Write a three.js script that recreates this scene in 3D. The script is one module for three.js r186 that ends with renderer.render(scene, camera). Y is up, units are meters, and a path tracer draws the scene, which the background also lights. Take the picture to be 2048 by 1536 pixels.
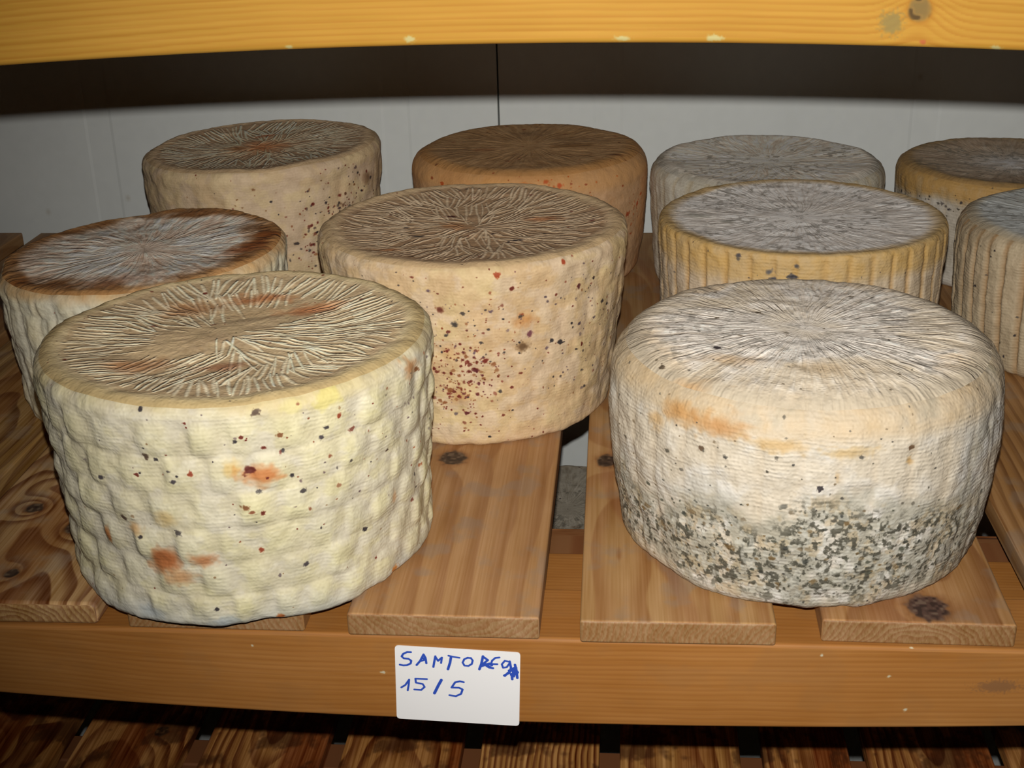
import * as THREE from 'three';
import { RoundedBoxGeometry } from 'three/addons/geometries/RoundedBoxGeometry.js';
import { mergeGeometries } from 'three/addons/utils/BufferGeometryUtils.js';

// ------------------------------------------------------------------ camera, light, exposure
const scene = new THREE.Scene();
scene.background = new THREE.Color(0x000000);
const camera = new THREE.PerspectiveCamera(32.34, 4 / 3, 0.02, 20);
{
  const pitch = 0.4007, yaw = 0.0957, roll = -0.0295;
  camera.position.set(0, 0.3799, 0.5864);
  const cp = Math.cos(pitch), sp = Math.sin(pitch), cy = Math.cos(yaw), sy = Math.sin(yaw);
  const fw = new THREE.Vector3(-sy * cp, -sp, -cy * cp), rt = new THREE.Vector3(cy, 0, -sy), up = new THREE.Vector3().crossVectors(rt, fw);
  camera.up.copy(rt).multiplyScalar(-Math.sin(roll)).addScaledVector(up, Math.cos(roll));
  camera.lookAt(camera.position.clone().add(fw));
  camera.updateMatrixWorld();
}
const renderer = new THREE.WebGLRenderer({ antialias: true });
renderer.toneMapping = THREE.LinearToneMapping;
renderer.toneMappingExposure = 1.0;
renderer.shadowMap.enabled = true;
// the photographer's flash, three centimetres above the lens
const flash = new THREE.SpotLight(0xfffcf6, 2.5, 0, 0.72, 1.0, 2);
flash.position.set(-0.0002, 0.4075, 0.5747);
flash.target.position.set(0.045, 0.07, -0.45);
flash.castShadow = true;
flash.shadow.radius = 0.16;
flash.shadow.mapSize.set(2048, 2048);
flash.shadow.bias = -0.0005;
scene.add(flash, flash.target);

// ------------------------------------------------------------------ helpers
const PI = Math.PI, { sin, cos, abs, floor, sqrt, exp, max, min, round, atan2, hypot, pow } = Math;
let seed = 12345;
const rnd = () => { seed = (seed * 1664525 + 1013904223) >>> 0; return seed / 4294967296; };
const gauss = () => (rnd() + rnd() + rnd() + rnd() - 2) * 1.0;
const clamp = (x, a = 0, b = 1) => (x < a ? a : x > b ? b : x);
const sstep = (a, b, x) => { const t = clamp((x - a) / (b - a)); return t * t * (3 - 2 * t); };
const PERM = new Uint8Array(512), VAL = new Float32Array(256);
for (let i = 0; i < 256; i++) { PERM[i] = i; VAL[i] = rnd(); }
for (let i = 255; i > 0; i--) { const j = floor(rnd() * (i + 1)); const t = PERM[i]; PERM[i] = PERM[j]; PERM[j] = t; }
for (let i = 0; i < 256; i++) PERM[i + 256] = PERM[i];
function n2(x, y) {                                  // value noise 0..1
  const xf = floor(x), yf = floor(y); let u = x - xf, v = y - yf;
  u = u * u * (3 - 2 * u); v = v * v * (3 - 2 * v);
  const X = xf & 255, Y = yf & 255, a = PERM[X] + Y, b = PERM[(X + 1) & 255] + Y;
  const p = VAL[PERM[a]], q = VAL[PERM[b]], r = VAL[PERM[a + 1]], s = VAL[PERM[b + 1]];
  return (p + (q - p) * u) * (1 - v) + (r + (s - r) * u) * v;
}
function n3(x, y, z) {
  const xf = floor(x), yf = floor(y), zf = floor(z); let u = x - xf, v = y - yf, w = z - zf;
  u = u * u * (3 - 2 * u); v = v * v * (3 - 2 * v); w = w * w * (3 - 2 * w);
  const X = xf & 255, Y = yf & 255, Z = zf & 255, X1 = (X + 1) & 255, Z1 = (Z + 1) & 255;
  const A = PERM[X] + Y, B = PERM[X1] + Y;
  const f = (h, zz) => VAL[PERM[PERM[h] + zz]];
  const a = f(A, Z) + (f(B, Z) - f(A, Z)) * u, b = f(A + 1, Z) + (f(B + 1, Z) - f(A + 1, Z)) * u;
  const c = f(A, Z1) + (f(B, Z1) - f(A, Z1)) * u, d = f(A + 1, Z1) + (f(B + 1, Z1) - f(A + 1, Z1)) * u;
  const e = a + (b - a) * v, g = c + (d - c) * v;
  return e + (g - e) * w;
}
const fbm2 = (x, y) => 0.5 * n2(x, y) + 0.27 * n2(x * 2.03 + 7, y * 2.03 + 3) + 0.15 * n2(x * 4.1 + 1, y * 4.1 + 9) + 0.08 * n2(x * 8.3, y * 8.3);
const C = [0, 0, 0];
const setC = (c) => { C[0] = c[0]; C[1] = c[1]; C[2] = c[2]; };
const mixC = (c, t) => { if (t <= 0) return; if (t > 1) t = 1; C[0] += (c[0] - C[0]) * t; C[1] += (c[1] - C[1]) * t; C[2] += (c[2] - C[2]) * t; };
const addC = (a) => { C[0] += a; C[1] += a; C[2] += a; };

function dataTex(data, w, h, srgb) {
  const t = new THREE.DataTexture(data, w, h, THREE.RGBAFormat);
  t.magFilter = THREE.LinearFilter; t.minFilter = THREE.LinearMipmapLinearFilter; t.generateMipmaps = true; t.anisotropy = 8;
  if (srgb) t.colorSpace = THREE.SRGBColorSpace;
  t.needsUpdate = true;
  return t;
}
const names = new Map();
function numbered(name) { const k = names.get(name) ?? 0; names.set(name, k + 1); return k ? name + '_' + String(k).padStart(3, '0') : name; }
function mesh(name, geo, mat, parent) {
  const m = new THREE.Mesh(geo, mat); m.name = numbered(name); m.castShadow = m.receiveShadow = true; parent.add(m); return m;
}
function group(name, parent = scene) { const g = new THREE.Group(); g.name = numbered(name); parent.add(g); return g; }
function tag(o, label, category, grp) { o.userData.label = label; o.userData.category = category; if (grp) o.userData.group = grp; return o; }
function box(w, h, d, x, y, z, r = 0.0015) { const g = r ? new RoundedBoxGeometry(w, h, d, 2, r) : new THREE.BoxGeometry(w, h, d); g.translate(x, y, z); return g; }

// ------------------------------------------------------------------ wood
// paints a board: coordinates in metres, x across, z along the grain
function woodColor(x, z, s) {
  let warp = (fbm2(x * 9 + s.o, z * 4.5) - 0.5) * s.warp, kn = 0, kring = 0;
  for (const k of s.knots ?? []) {
    const dx = (x - k[0]) / k[2], dz = (z - k[1]) / (k[2] * (k[3] ?? 1.5)), d2 = dx * dx + dz * dz;
    if (d2 < 60) {
      warp += 1.6 * exp(-d2 / 7) * (k[4] ?? 1);
      const e = sqrt(d2) * (0.85 + 0.3 * n2(x * 400 + 3, z * 300));
      kn = max(kn, 1 - sstep(0.75, 1.15, e)); kring = max(kring, exp(-abs(e - 1.1) * 5) * 0.7);
    }
  }
  const c = (x - s.x0) / 0.1, dep = s.d0 + z * s.sl + (n2(z * 5 + s.o, s.o) - 0.5) * s.da;
  const ring = sqrt(c * c * 1.6 + dep * dep) * s.freq + warp * s.freq * 0.12;
  const fr = ring - floor(ring), late = sstep(0.25, 0.86, fr) * (1 - sstep(0.9, 1, fr));
  const fib = n2(x * 1500 + s.o * 3, z * 26) - 0.5, fib2 = n2(x * 500 + s.o, z * 9) - 0.5, blot = fbm2(x * 22 + s.o, z * 14 + s.o) - 0.45;
  setC(s.light);
  mixC(s.dark, late * s.con * (0.55 + 0.9 * n2(floor(ring) * 3.7 + s.o, 0.5)));
  mixC(s.heart, sstep(s.hw ?? 0.05, 0, abs(c - (s.hx ?? 0.1) + (n2(z * 6, s.o) - 0.5) * 0.5) - (s.hs ?? 0.12)) * (s.hk ?? 0.3));
  addC(fib * s.fib + fib2 * s.fib * 0.8 + blot * s.blot);
  if (s.dirt) { const dd = sstep(0.52, 0.72, fbm2(x * 60 + s.o, z * 42 + 4)); mixC(s.dirtC, dd * s.dirt); }
  if (kring) mixC(s.dark, kring * 0.8);
  if (kn) { const t = n2(x * 500, z * 420); mixC(s.knotC ?? [70, 48, 34], kn * 0.9); mixC([150, 118, 84], kn * 0.55 * sstep(0.55, 0.8, t)); mixC([38, 24, 18], kn * 0.5 * sstep(0.45, 0.2, t)); }
}
const woodMat = (s, W, L, tw, th, rough = 0.55) => {
  const data = new Uint8Array(tw * th * 4), e = floor(th * 0.06);
  for (let j = 0; j < th; j++) for (let i = 0; i < tw; i++) {
    const x = (i + 0.5) / tw * W, o = (j * tw + i) * 4;
    if (j < e) {                                                     // the first rows hold the end grain
      const y = (j + 0.5) / e * 0.0135, r = hypot(x - s.ex, (y - (s.ey ?? -0.02)) * 1.0) * 330 + n2(x * 120, y * 200) * 1.1, f = r - floor(r);
      setC(s.end ?? s.light); mixC(s.dark, sstep(0.2, 0.9, f) * 0.55); addC((n2(x * 1800, y * 900) - 0.5) * 26 + (fbm2(x * 70 + s.o, y * 70) - 0.45) * 40);
    } else woodColor(x, (j - e) / (th - e) * L, s);
    const m = s.m; data[o] = clamp(C[0] * m[0], 0, 255); data[o + 1] = clamp(C[1] * m[1], 0, 255); data[o + 2] = clamp(C[2] * m[2], 0, 255); data[o + 3] = 255;
  }
  return new THREE.MeshPhysicalMaterial({ map: dataTex(data, tw, th, true), roughness: rough, specularIntensity: 0.6 });
};
// slat: front at z = 0 going back to -L, top at y = 0; uv by the face a vertex lies on
function slatGeo(W, T, L, r = 0.0018) {
  const g = new RoundedBoxGeometry(W, T, L, 3, r); g.translate(0, -T / 2, -L / 2);
  const p = g.attributes.position, n = g.attributes.normal, uv = g.attributes.uv;
  for (let i = 0; i < p.count; i++) {
    const x = p.getX(i) / W + 0.5, y = (p.getY(i) + T) / T, z = -p.getZ(i) / L;
    const ax = abs(n.getX(i)), ay = abs(n.getY(i)), az = abs(n.getZ(i));
    if (az > 0.75) uv.setXY(i, clamp(x, 0.01, 0.99), 0.004 + 0.048 * clamp(y));
    else if (ax > 0.75) uv.setXY(i, (n.getX(i) > 0 ? 0.99 - 0.1 * (1 - y) : 0.01 + 0.1 * (1 - y)), 0.064 + 0.93 * clamp(z));
    else uv.setXY(i, clamp(x, 0.004, 0.996), 0.064 + 0.93 * clamp(z));
  }
  return g;
}
// the varnished rails: grain along x
function railMat(s) {
  const tw = 2048, th = 192, data = new Uint8Array(tw * th * 4);
  for (let j = 0; j < th; j++) for (let i = 0; i < tw; i++) {
    const x = (i + 0.5) / tw * 0.9, y = (j + 0.5) / th * 0.0844, o = (j * tw + i) * 4;
    woodColor(y, x, s);
    for (const q of s.flecks ?? []) { const dx = (x - q[0]) / (q[2] * (q[4] ?? 1)), dy = (y - q[1]) / q[2], d = hypot(dx, dy) * (0.6 + 0.8 * n2(x * 1500, y * 1500)); if (d < 1.4) mixC(q[3] ?? [236, 222, 200], (1 - sstep(0.5, 1.2, d)) * 0.8); }
    const m = s.m; data[o] = clamp(C[0] * m[0], 0, 255); data[o + 1] = clamp(C[1] * m[1], 0, 255); data[o + 2] = clamp(C[2] * m[2], 0, 255); data[o + 3] = 255;
  }
  const t = dataTex(data, tw, th, true); t.wrapS = t.wrapT = THREE.MirroredRepeatWrapping;
  return new THREE.MeshPhysicalMaterial({ map: t, roughness: 0.6, specularIntensity: s.spec ?? 0.5 });
}
// rail from xa to xb: its lower edge slightly bowed, low(x) gives the y of the bottom
function railGeo(xa, xb, yTop, low, zf, depth, u0, r = 0.0022) {
  const N = 80, ring = [];
  const prof = (x) => {
    const yb = low(x), pts = [], arc = (cy, cz, a0) => { for (let k = 0; k <= 3; k++) { const a = a0 + k / 3 * PI / 2; pts.push([cy + r * sin(a), cz + r * cos(a)]); } };
    arc(yTop - r, zf - r, 0); arc(yTop - r, zf - depth + r, PI / 2); arc(yb + r, zf - depth + r, PI); arc(yb + r, zf - r, 1.5 * PI);
    return pts;
  };
  const pos = [], uv = [], idx = [];
  for (let i = 0; i <= N; i++) {
    const x = xa + (xb - xa) * i / N, p = prof(x); let l = 0;
    p.push(p[0]);
    p.forEach((q, k) => { if (k) l += hypot(q[0] - p[k - 1][0], q[1] - p[k - 1][1]); pos.push(x, q[0], q[1]); ring.push(0); uv.push((x - u0) / 0.9, k >= 12 ? (q[0] - low(x)) / 0.0844 : (q[0] + l) / 0.0844); });
  }
  const M = 17;
  for (let i = 0; i < N; i++) for (let k = 0; k < M - 1; k++) { const a = i * M + k, b = a + M; idx.push(a, b, a + 1, b, b + 1, a + 1); }
  for (let k = 1; k < M - 2; k++) { idx.push(0, k, k + 1); const o = N * M; idx.push(o, o + k + 1, o + k); }
  const g = new THREE.BufferGeometry();
  g.setAttribute('position', new THREE.Float32BufferAttribute(pos, 3)); g.setAttribute('uv', new THREE.Float32BufferAttribute(uv, 2)); g.setIndex(idx);
  const h = g.toNonIndexed(); g.computeVertexNormals(); h.computeVertexNormals();
  return g;
}

// ------------------------------------------------------------------ the room
const struct = (o) => { o.userData.kind = 'structure'; return o; };
const wallZ = -0.74;
{
  const plaster = new THREE.MeshStandardMaterial({ color: 0xb9b2a4, roughness: 0.9 });
  const w = struct(group('wall_back'));
  // pale cold-room panels, each with two faint pressed ribs; a dark joint between neighbours
  const tw = 256, th = 512, data = new Uint8Array(tw * th * 4);
  for (let j = 0; j < th; j++) for (let i = 0; i < tw; i++) {
    const b = fbm2(i / 40, j / 40) - 0.45, f = n2(i / 1.5, j / 1.5) - 0.5, sp = n2(i * 0.61 + 40, j * 0.37) > 0.985 ? 1 : 0, o = (j * tw + i) * 4;
    data[o] = clamp(214 + b * 10 + f * 4 - sp * 20, 0, 255); data[o + 1] = clamp(217 + b * 10 + f * 4 - sp * 26, 0, 255); data[o + 2] = clamp(214 + b * 8 + f * 4 - sp * 32, 0, 255); data[o + 3] = 255;
  }
  const skin = new THREE.MeshStandardMaterial({ map: dataTex(data, tw, th, true), roughness: 0.7 });
  const PW = 1.0, gap = 0.0016, x0 = -0.1328;
  const panel = () => {                                                        // front face with ribs, extruded upward
    const sh = new THREE.Shape(), hw = PW / 2 - gap / 2;
    sh.moveTo(-hw, 0); sh.lineTo(hw, 0); sh.lineTo(hw, 0.0594); sh.lineTo(hw - 0.0006, 0.06);
    for (const c of [0.395, 0.083, -0.08, -0.39]) { const s = 0.012; sh.lineTo(c + s + 0.003, 0.06); sh.lineTo(c + s, 0.0594); sh.lineTo(c - s, 0.0594); sh.lineTo(c - s - 0.003, 0.06); }
    sh.lineTo(-hw + 0.0006, 0.06); sh.lineTo(-hw, 0.0594); sh.closePath();
    const g = new THREE.ExtrudeGeometry(sh, { depth: 2.5, bevelEnabled: false });
    g.rotateX(-PI / 2); g.scale(1, 1, -1); 
    const idx = g.index; if (!idx) { const a = g.attributes.position.array; for (let i = 0; i < a.length; i += 9) for (let k = 0; k < 3; k++) { const t = a[i + 3 + k]; a[i + 3 + k] = a[i + 6 + k]; a[i + 6 + k] = t; } }
    g.computeVertexNormals();
    const p = g.attributes.position, uv = g.attributes.uv; for (let i = 0; i < p.count; i++) uv.setXY(i, p.getX(i) + 0.5, p.getY(i) / 2.5);
    return g;
  };
  const pg = panel();
  for (const k of [-1, 0, 1, 2]) { const m = mesh('wall_panel', pg, skin, w); m.position.set(x0 + (k - 0.5) * PW, -1.1, wallZ - 0.06); }
  mesh('joint_filler', box(4, 2.5, 0.01, 0.3, 0.15, wallZ - 0.065, 0), new THREE.MeshStandardMaterial({ color: 0x8d7752, roughness: 0.9 }), w);
  const slab = (name, ...b) => struct(mesh(name, box(...b, 0), plaster, scene));
  slab('wall_left', 0.1, 2.5, 3.1, -1.202, 0.15, 0.805); slab('wall_right', 0.1, 2.5, 3.1, 1.052, 0.15, 0.805);
  slab('wall_front', 3.8, 2.5, 0.1, 0.1, 0.15, 2.3); slab('ceiling', 3.8, 0.1, 3.3, 0.1, 1.45, 0.75);
  struct(mesh('floor', box(3.8, 0.1, 3.3, 0.1, -1.15, 0.75, 0), new THREE.MeshStandardMaterial({ color: 0xc4c2ba, roughness: 0.6 }), scene));
}

// ------------------------------------------------------------------ the rack
const pine = { m: [0.81, 0.88, 1.02], light: [206, 142, 78], dark: [158, 92, 42], heart: [172, 98, 48], end: [176, 124, 70], fib: 18, blot: 34, con: 0.38, warp: 3.2, freq: 9, x0: 0.05, d0: 0.35, sl: 0.6, da: 0.5, o: 1, ex: 0.05, dirtC: [168, 140, 116], dirt: 0.35 };
const old = { ...pine, m: [0.94, 0.88, 0.76], light: [216, 158, 98], dark: [128, 70, 34], heart: [146, 72, 30], fib: 52, blot: 50, con: 0.9, hk: 0.65, dirtC: [64, 36, 22], dirt: 0.55, end: [140, 92, 52] };
const T = 0.0135, LEN = 0.7;
{
  const railA = railMat({ ...pine, m: [0.83, 0.89, 0.90], light: [190, 118, 56], dark: [160, 92, 40], heart: [176, 106, 48], fib: 9, blot: 26, con: 0.3, warp: 1.2, freq: 26, x0: 0.9, d0: 0.1, sl: 0.02, da: 0.1, o: 5, dirt: 0.12, dirtC: [150, 104, 70], hk: 0.2,
    flecks: [[0.652, 0.051, 0.0016, , 1.6], [0.742, 0.03, 0.001], [0.565, 0.012, 0.0011], [0.555, 0.033, 0.0009], [0.22, 0.043, 0.0008], [0.29, 0.03, 0.0009, , 2], [0.3, 0.009, 0.0008], [0.52, 0.046, 0.0009], [0.61, 0.026, 0.004, [150, 98, 62], 3], [0.335, 0.04, 0.0012, [180, 130, 90], 2]] });
  const railB = railMat({ ...pine, m: [0.54, 0.56, 0.45], spec: 0.1, light: [232, 164, 76], dark: [206, 128, 50], heart: [222, 146, 60], fib: 10, blot: 22, con: 0.42, warp: 1.0, freq: 34, x0: 0.9, d0: 0.1, sl: 0.02, da: 0.1, o: 15, dirt: 0, hk: 0.2, knots: [[0.0125, 0.546, 0.0042, 0.9, 0.5]], knotC: [168, 128, 88],
    flecks: [[0.373, 0.0025, 0.0013, , 1.6], [0.447, 0.0018, 0.001, , 3], [0.478, 0.002, 0.0011, , 3], [0.33, 0.001, 0.0007, , 2], [0.548, 0.002, 0.0008, [224, 110, 84], 1.5], [0.572, 0.0008, 0.0009, , 2], [0.537, 0.008, 0.004, [170, 142, 104], 1]] });
  const bow = (x) => { const t = clamp((x + 0.05) / 0.27, -1.25, 1.25); return -0.0638 - 0.0042 + 0.0078 * t * t; };
  const bowTop = (x) => { const t = clamp((x + 0.045) / 0.18, -1.4, 1.4); return 0.3092 - 0.0050 * t * t; };
  const flat = (y) => () => y;
  const xa = -1.151, xb = 1.001;
  // ---- the shelf in the middle
  const mid = tag(group('slatted_shelf'), 'slatted pine shelf carrying the cheese wheels, paper tag on its front rail', 'shelf');
  mesh('front_rail', railGeo(xa, xb, -T, bow, 0.002, 0.050, -0.42), railA, mid);
  mesh('rear_rail', railGeo(xa, xb, -T, flat(-0.0675), -0.62, 0.05, -0.42), railA, mid);
  mesh('ledge_batten', railGeo(xa, xb, -0.027, flat(-0.0675), -0.0485, 0.062, -0.2), railA, mid);
  mesh('rough_batten', railGeo(xa, xb, -0.036, flat(-0.0675), -0.112, 0.045, -0.2), woodMat({ ...pine, m: [0.7, 0.66, 0.66], o: 91, dirt: 0.8, dirtC: [96, 66, 46], fib: 70, blot: 80 }, 0.1, LEN, 256, 512, 0.8), mid);
  const mids = [   // x from, x to, front z, yaw, wood
    [-0.850, -0.755, 0, 0, 0], [-0.742, -0.632, 0, 0, 1], [-0.612, -0.520, 0.001, 0, 2], [-0.508, -0.4035, 0.0, 0.0, 3], [-0.3925, -0.2845, 0.0006, 0.004, 4], [-0.2672, -0.1708, 0.0015, 0, 2],
    [-0.1470, -0.0455, 0.0035, 0, 5], [-0.0243, 0.0762, 0.0045, 0.012, 6], [0.0997, 0.1965, -0.0006, -0.012, 7], [0.2155, 0.3160, 0.001, 0, 8], [0.337, 0.437, 0, 0, 1], [0.458, 0.558, 0, 0, 2]];
  const mw = [
    { ...pine, o: 11, d0: 0.2, sl: 0.9, ex: 0.02 }, { ...pine, o: 12, d0: 0.1, sl: 1.1, ex: 0.08 }, { ...pine, o: 13, ex: 0.05, d0: 0.5 },
    { ...pine, o: 14, m: [1, 1.06, 1.15], light: [176, 128, 70], dark: [118, 74, 36], con: 0.7, freq: 12, fib: 40 },
    { ...pine, o: 21, m: [0.96, 1.06, 1.2], light: [196, 138, 80], dark: [118, 64, 30], con: 0.8, freq: 10, fib: 34, warp: 6, knots: [[0.027, 0.108, 0.005, 1.2, 1.6], [0.045, 0.033, 0.0035, 1.4, 0.7], [0.06, 0.085, 0.006, 1.3, 1.2], [0.03, 0.17, 0.005, 1.4, 1]], heart: [150, 78, 30], hk: 0.35 },
    { ...pine, o: 30, light: [206, 142, 80], dark: [158, 94, 46], con: 0.42, freq: 5, x0: 0.0, d0: 0.02, sl: 0.25, da: 0.35, warp: 2.2, knots: [[0.033, 0.187, 0.0085, 1.15, 0.9]], hx: -0.12, hs: 0.1, hk: 0.5, heart: [168, 92, 42], ex: 0.055, ey: 0.06 },
    { ...pine, o: 41, light: [204, 144, 80], dark: [166, 100, 48], con: 0.5, freq: 5, x0: 0.02, d0: 0.2, sl: -0.35, da: 0.8, warp: 3.4, knots: [[0.0125, 0.187, 0.0065, 1.4, 0.8]], heart: [164, 92, 48], hx: 0.18, hs: 0.02, hw: 0.04, hk: 0.35, ex: 0.12 },
    { ...pine, o: 52, light: [200, 136, 74], dark: [150, 88, 42], con: 0.6, freq: 7, warp: 4, knots: [[0.057, 0.017, 0.0105, 1.15, 1.3]], knotC: [92, 62, 48], ex: 0.05 },
    { ...pine, o: 61, light: [196, 132, 68], dark: [140, 84, 36], con: 0.75, freq: 11, x0: -0.02, d0: 0.05, sl: 0.3, warp: 2, ex: 0.02 }].map((s, i) => woodMat(s, 0.1, LEN, i < 3 ? 192 : 320, i < 3 ? 768 : 1792));
  for (const [a, b, z, yaw, k] of mids) {
    const m = mesh('slat', slatGeo(b - a, T, LEN, k === 4 ? 0.0034 : 0.0016), mw[k], mid);
    m.position.set((a + b) / 2, 0, z); m.rotation.y = yaw;
  }
  // ---- the shelf below
  const Y = -0.37, lo = tag(group('slatted_shelf'), 'dark stained slatted shelf under the others, along the bottom edge', 'shelf');
  mesh('front_rail', railGeo(xa, xb, Y - T, flat(Y - 0.0675), 0.002, 0.05, -0.3), railA, lo);
  mesh('rear_rail', railGeo(xa, xb, Y - T, flat(Y - 0.0675), -0.62, 0.05, -0.3), railA, lo);
  mesh('middle_batten', railGeo(xa, xb, Y - T, flat(Y - 0.04), -0.338, 0.035, -0.3), new THREE.MeshStandardMaterial({ color: 0x8a5630, roughness: 0.7 }), lo);
  const lw = [
    { ...old, o: 71, knots: [[0.03, 0.34, 0.012, 1.2, 2], [0.07, 0.39, 0.006, 1.2, 1]], warp: 6 }, { ...old, o: 72, knots: [[0.072, 0.364, 0.0068, 1.1, 0.6]], freq: 12 },
    { ...old, o: 73, hx: 0.5, hs: 0.2, hk: 0.8, freq: 14 }, { ...old, o: 74, hx: 0.5, hs: 0.3, hk: 0.7, freq: 10 }, { ...old, o: 75, freq: 16, hk: 0.4, light: [226, 172, 108], x0: 0.2 },
    { ...old, o: 76, freq: 9, light: [226, 172, 108], hk: 0.3, knots: [[0.02, 0.30, 0.005, 1.4, 3]] }, { ...old, o: 77, hx: 0.4, hs: 0.3, hk: 0.8 }].map((s) => woodMat(s, 0.1, LEN, 224, 1280, 0.5));
  const los = [[-0.745, -0.637, 3], [-0.623, -0.5055, 0], [-0.4905, -0.392, 1], [-0.3731, -0.2656, 2], [-0.2490, -0.1443, 3], [-0.1272, -0.0233, 4], [-0.0054, 0.0985, 5], [0.1184, 0.1921, 6], [0.2075, 0.3132, 2], [0.326, 0.432, 1], [0.45, 0.55, 4]];
  for (const [a, b, k] of los) { const m = mesh('slat', slatGeo(b - a, T, LEN, 0.0012), lw[k], lo); m.position.set((a + b) / 2, Y, 0); }
  // ---- the shelf above
  const hi = tag(group('slatted_shelf'), 'shelf above the cheeses, only its bright honey front rail showing', 'shelf');
  mesh('front_rail', railGeo(xa, xb, 0.362, bowTop, 0.12, 0.04, -0.45), railB, hi);
  mesh('rear_rail', railGeo(xa, xb, 0.362, flat(0.31), -0.62, 0.05, -0.45), railB, hi);
  const us = slatGeo(0.1, T, 0.80, 0.0016);
  for (let k = 0; k < 9; k++) { const m = mesh('slat', us, mw[k % 3], hi); m.position.set(-0.52 + k * 0.121, 0.362 + T, 0.115); }
}

// ------------------------------------------------------------------ cheeses
const RED = [104, 26, 14], BLK = [44, 36, 38], ORA = [204, 104, 40], BRN = [128, 72, 34];
// wicker basket imprint: staggered pads, 0..1
function pads(th, y, R, pw, ph, k) {
  const per = round(2 * PI * R / pw), row = floor(y / ph), fy = y / ph - row;
  const a = th / (2 * PI) * per + (((row % 2) + 2) % 2) * 0.5 + (n2(row * 3.1 + k, th * 3) - 0.5) * 0.35, fx = a - floor(a);
  const amp = 0.25 + 0.95 * n2(floor(a) * 5.3 + k * 3, row * 7.7 + 2);
  return amp * sstep(0, 0.22, fx) * sstep(1, 0.4, fx) * pow(sin(PI * fy), 0.6);
}
function bands(th, R, bw, k) { const per = round(2 * PI * R / bw), a = th / (2 * PI) * per + (n2(th * 5 + k, k) - 0.5) * 0.3, f = a - floor(a); return sstep(0, 0.14, f) * sstep(1, 0.7, f); }

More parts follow.
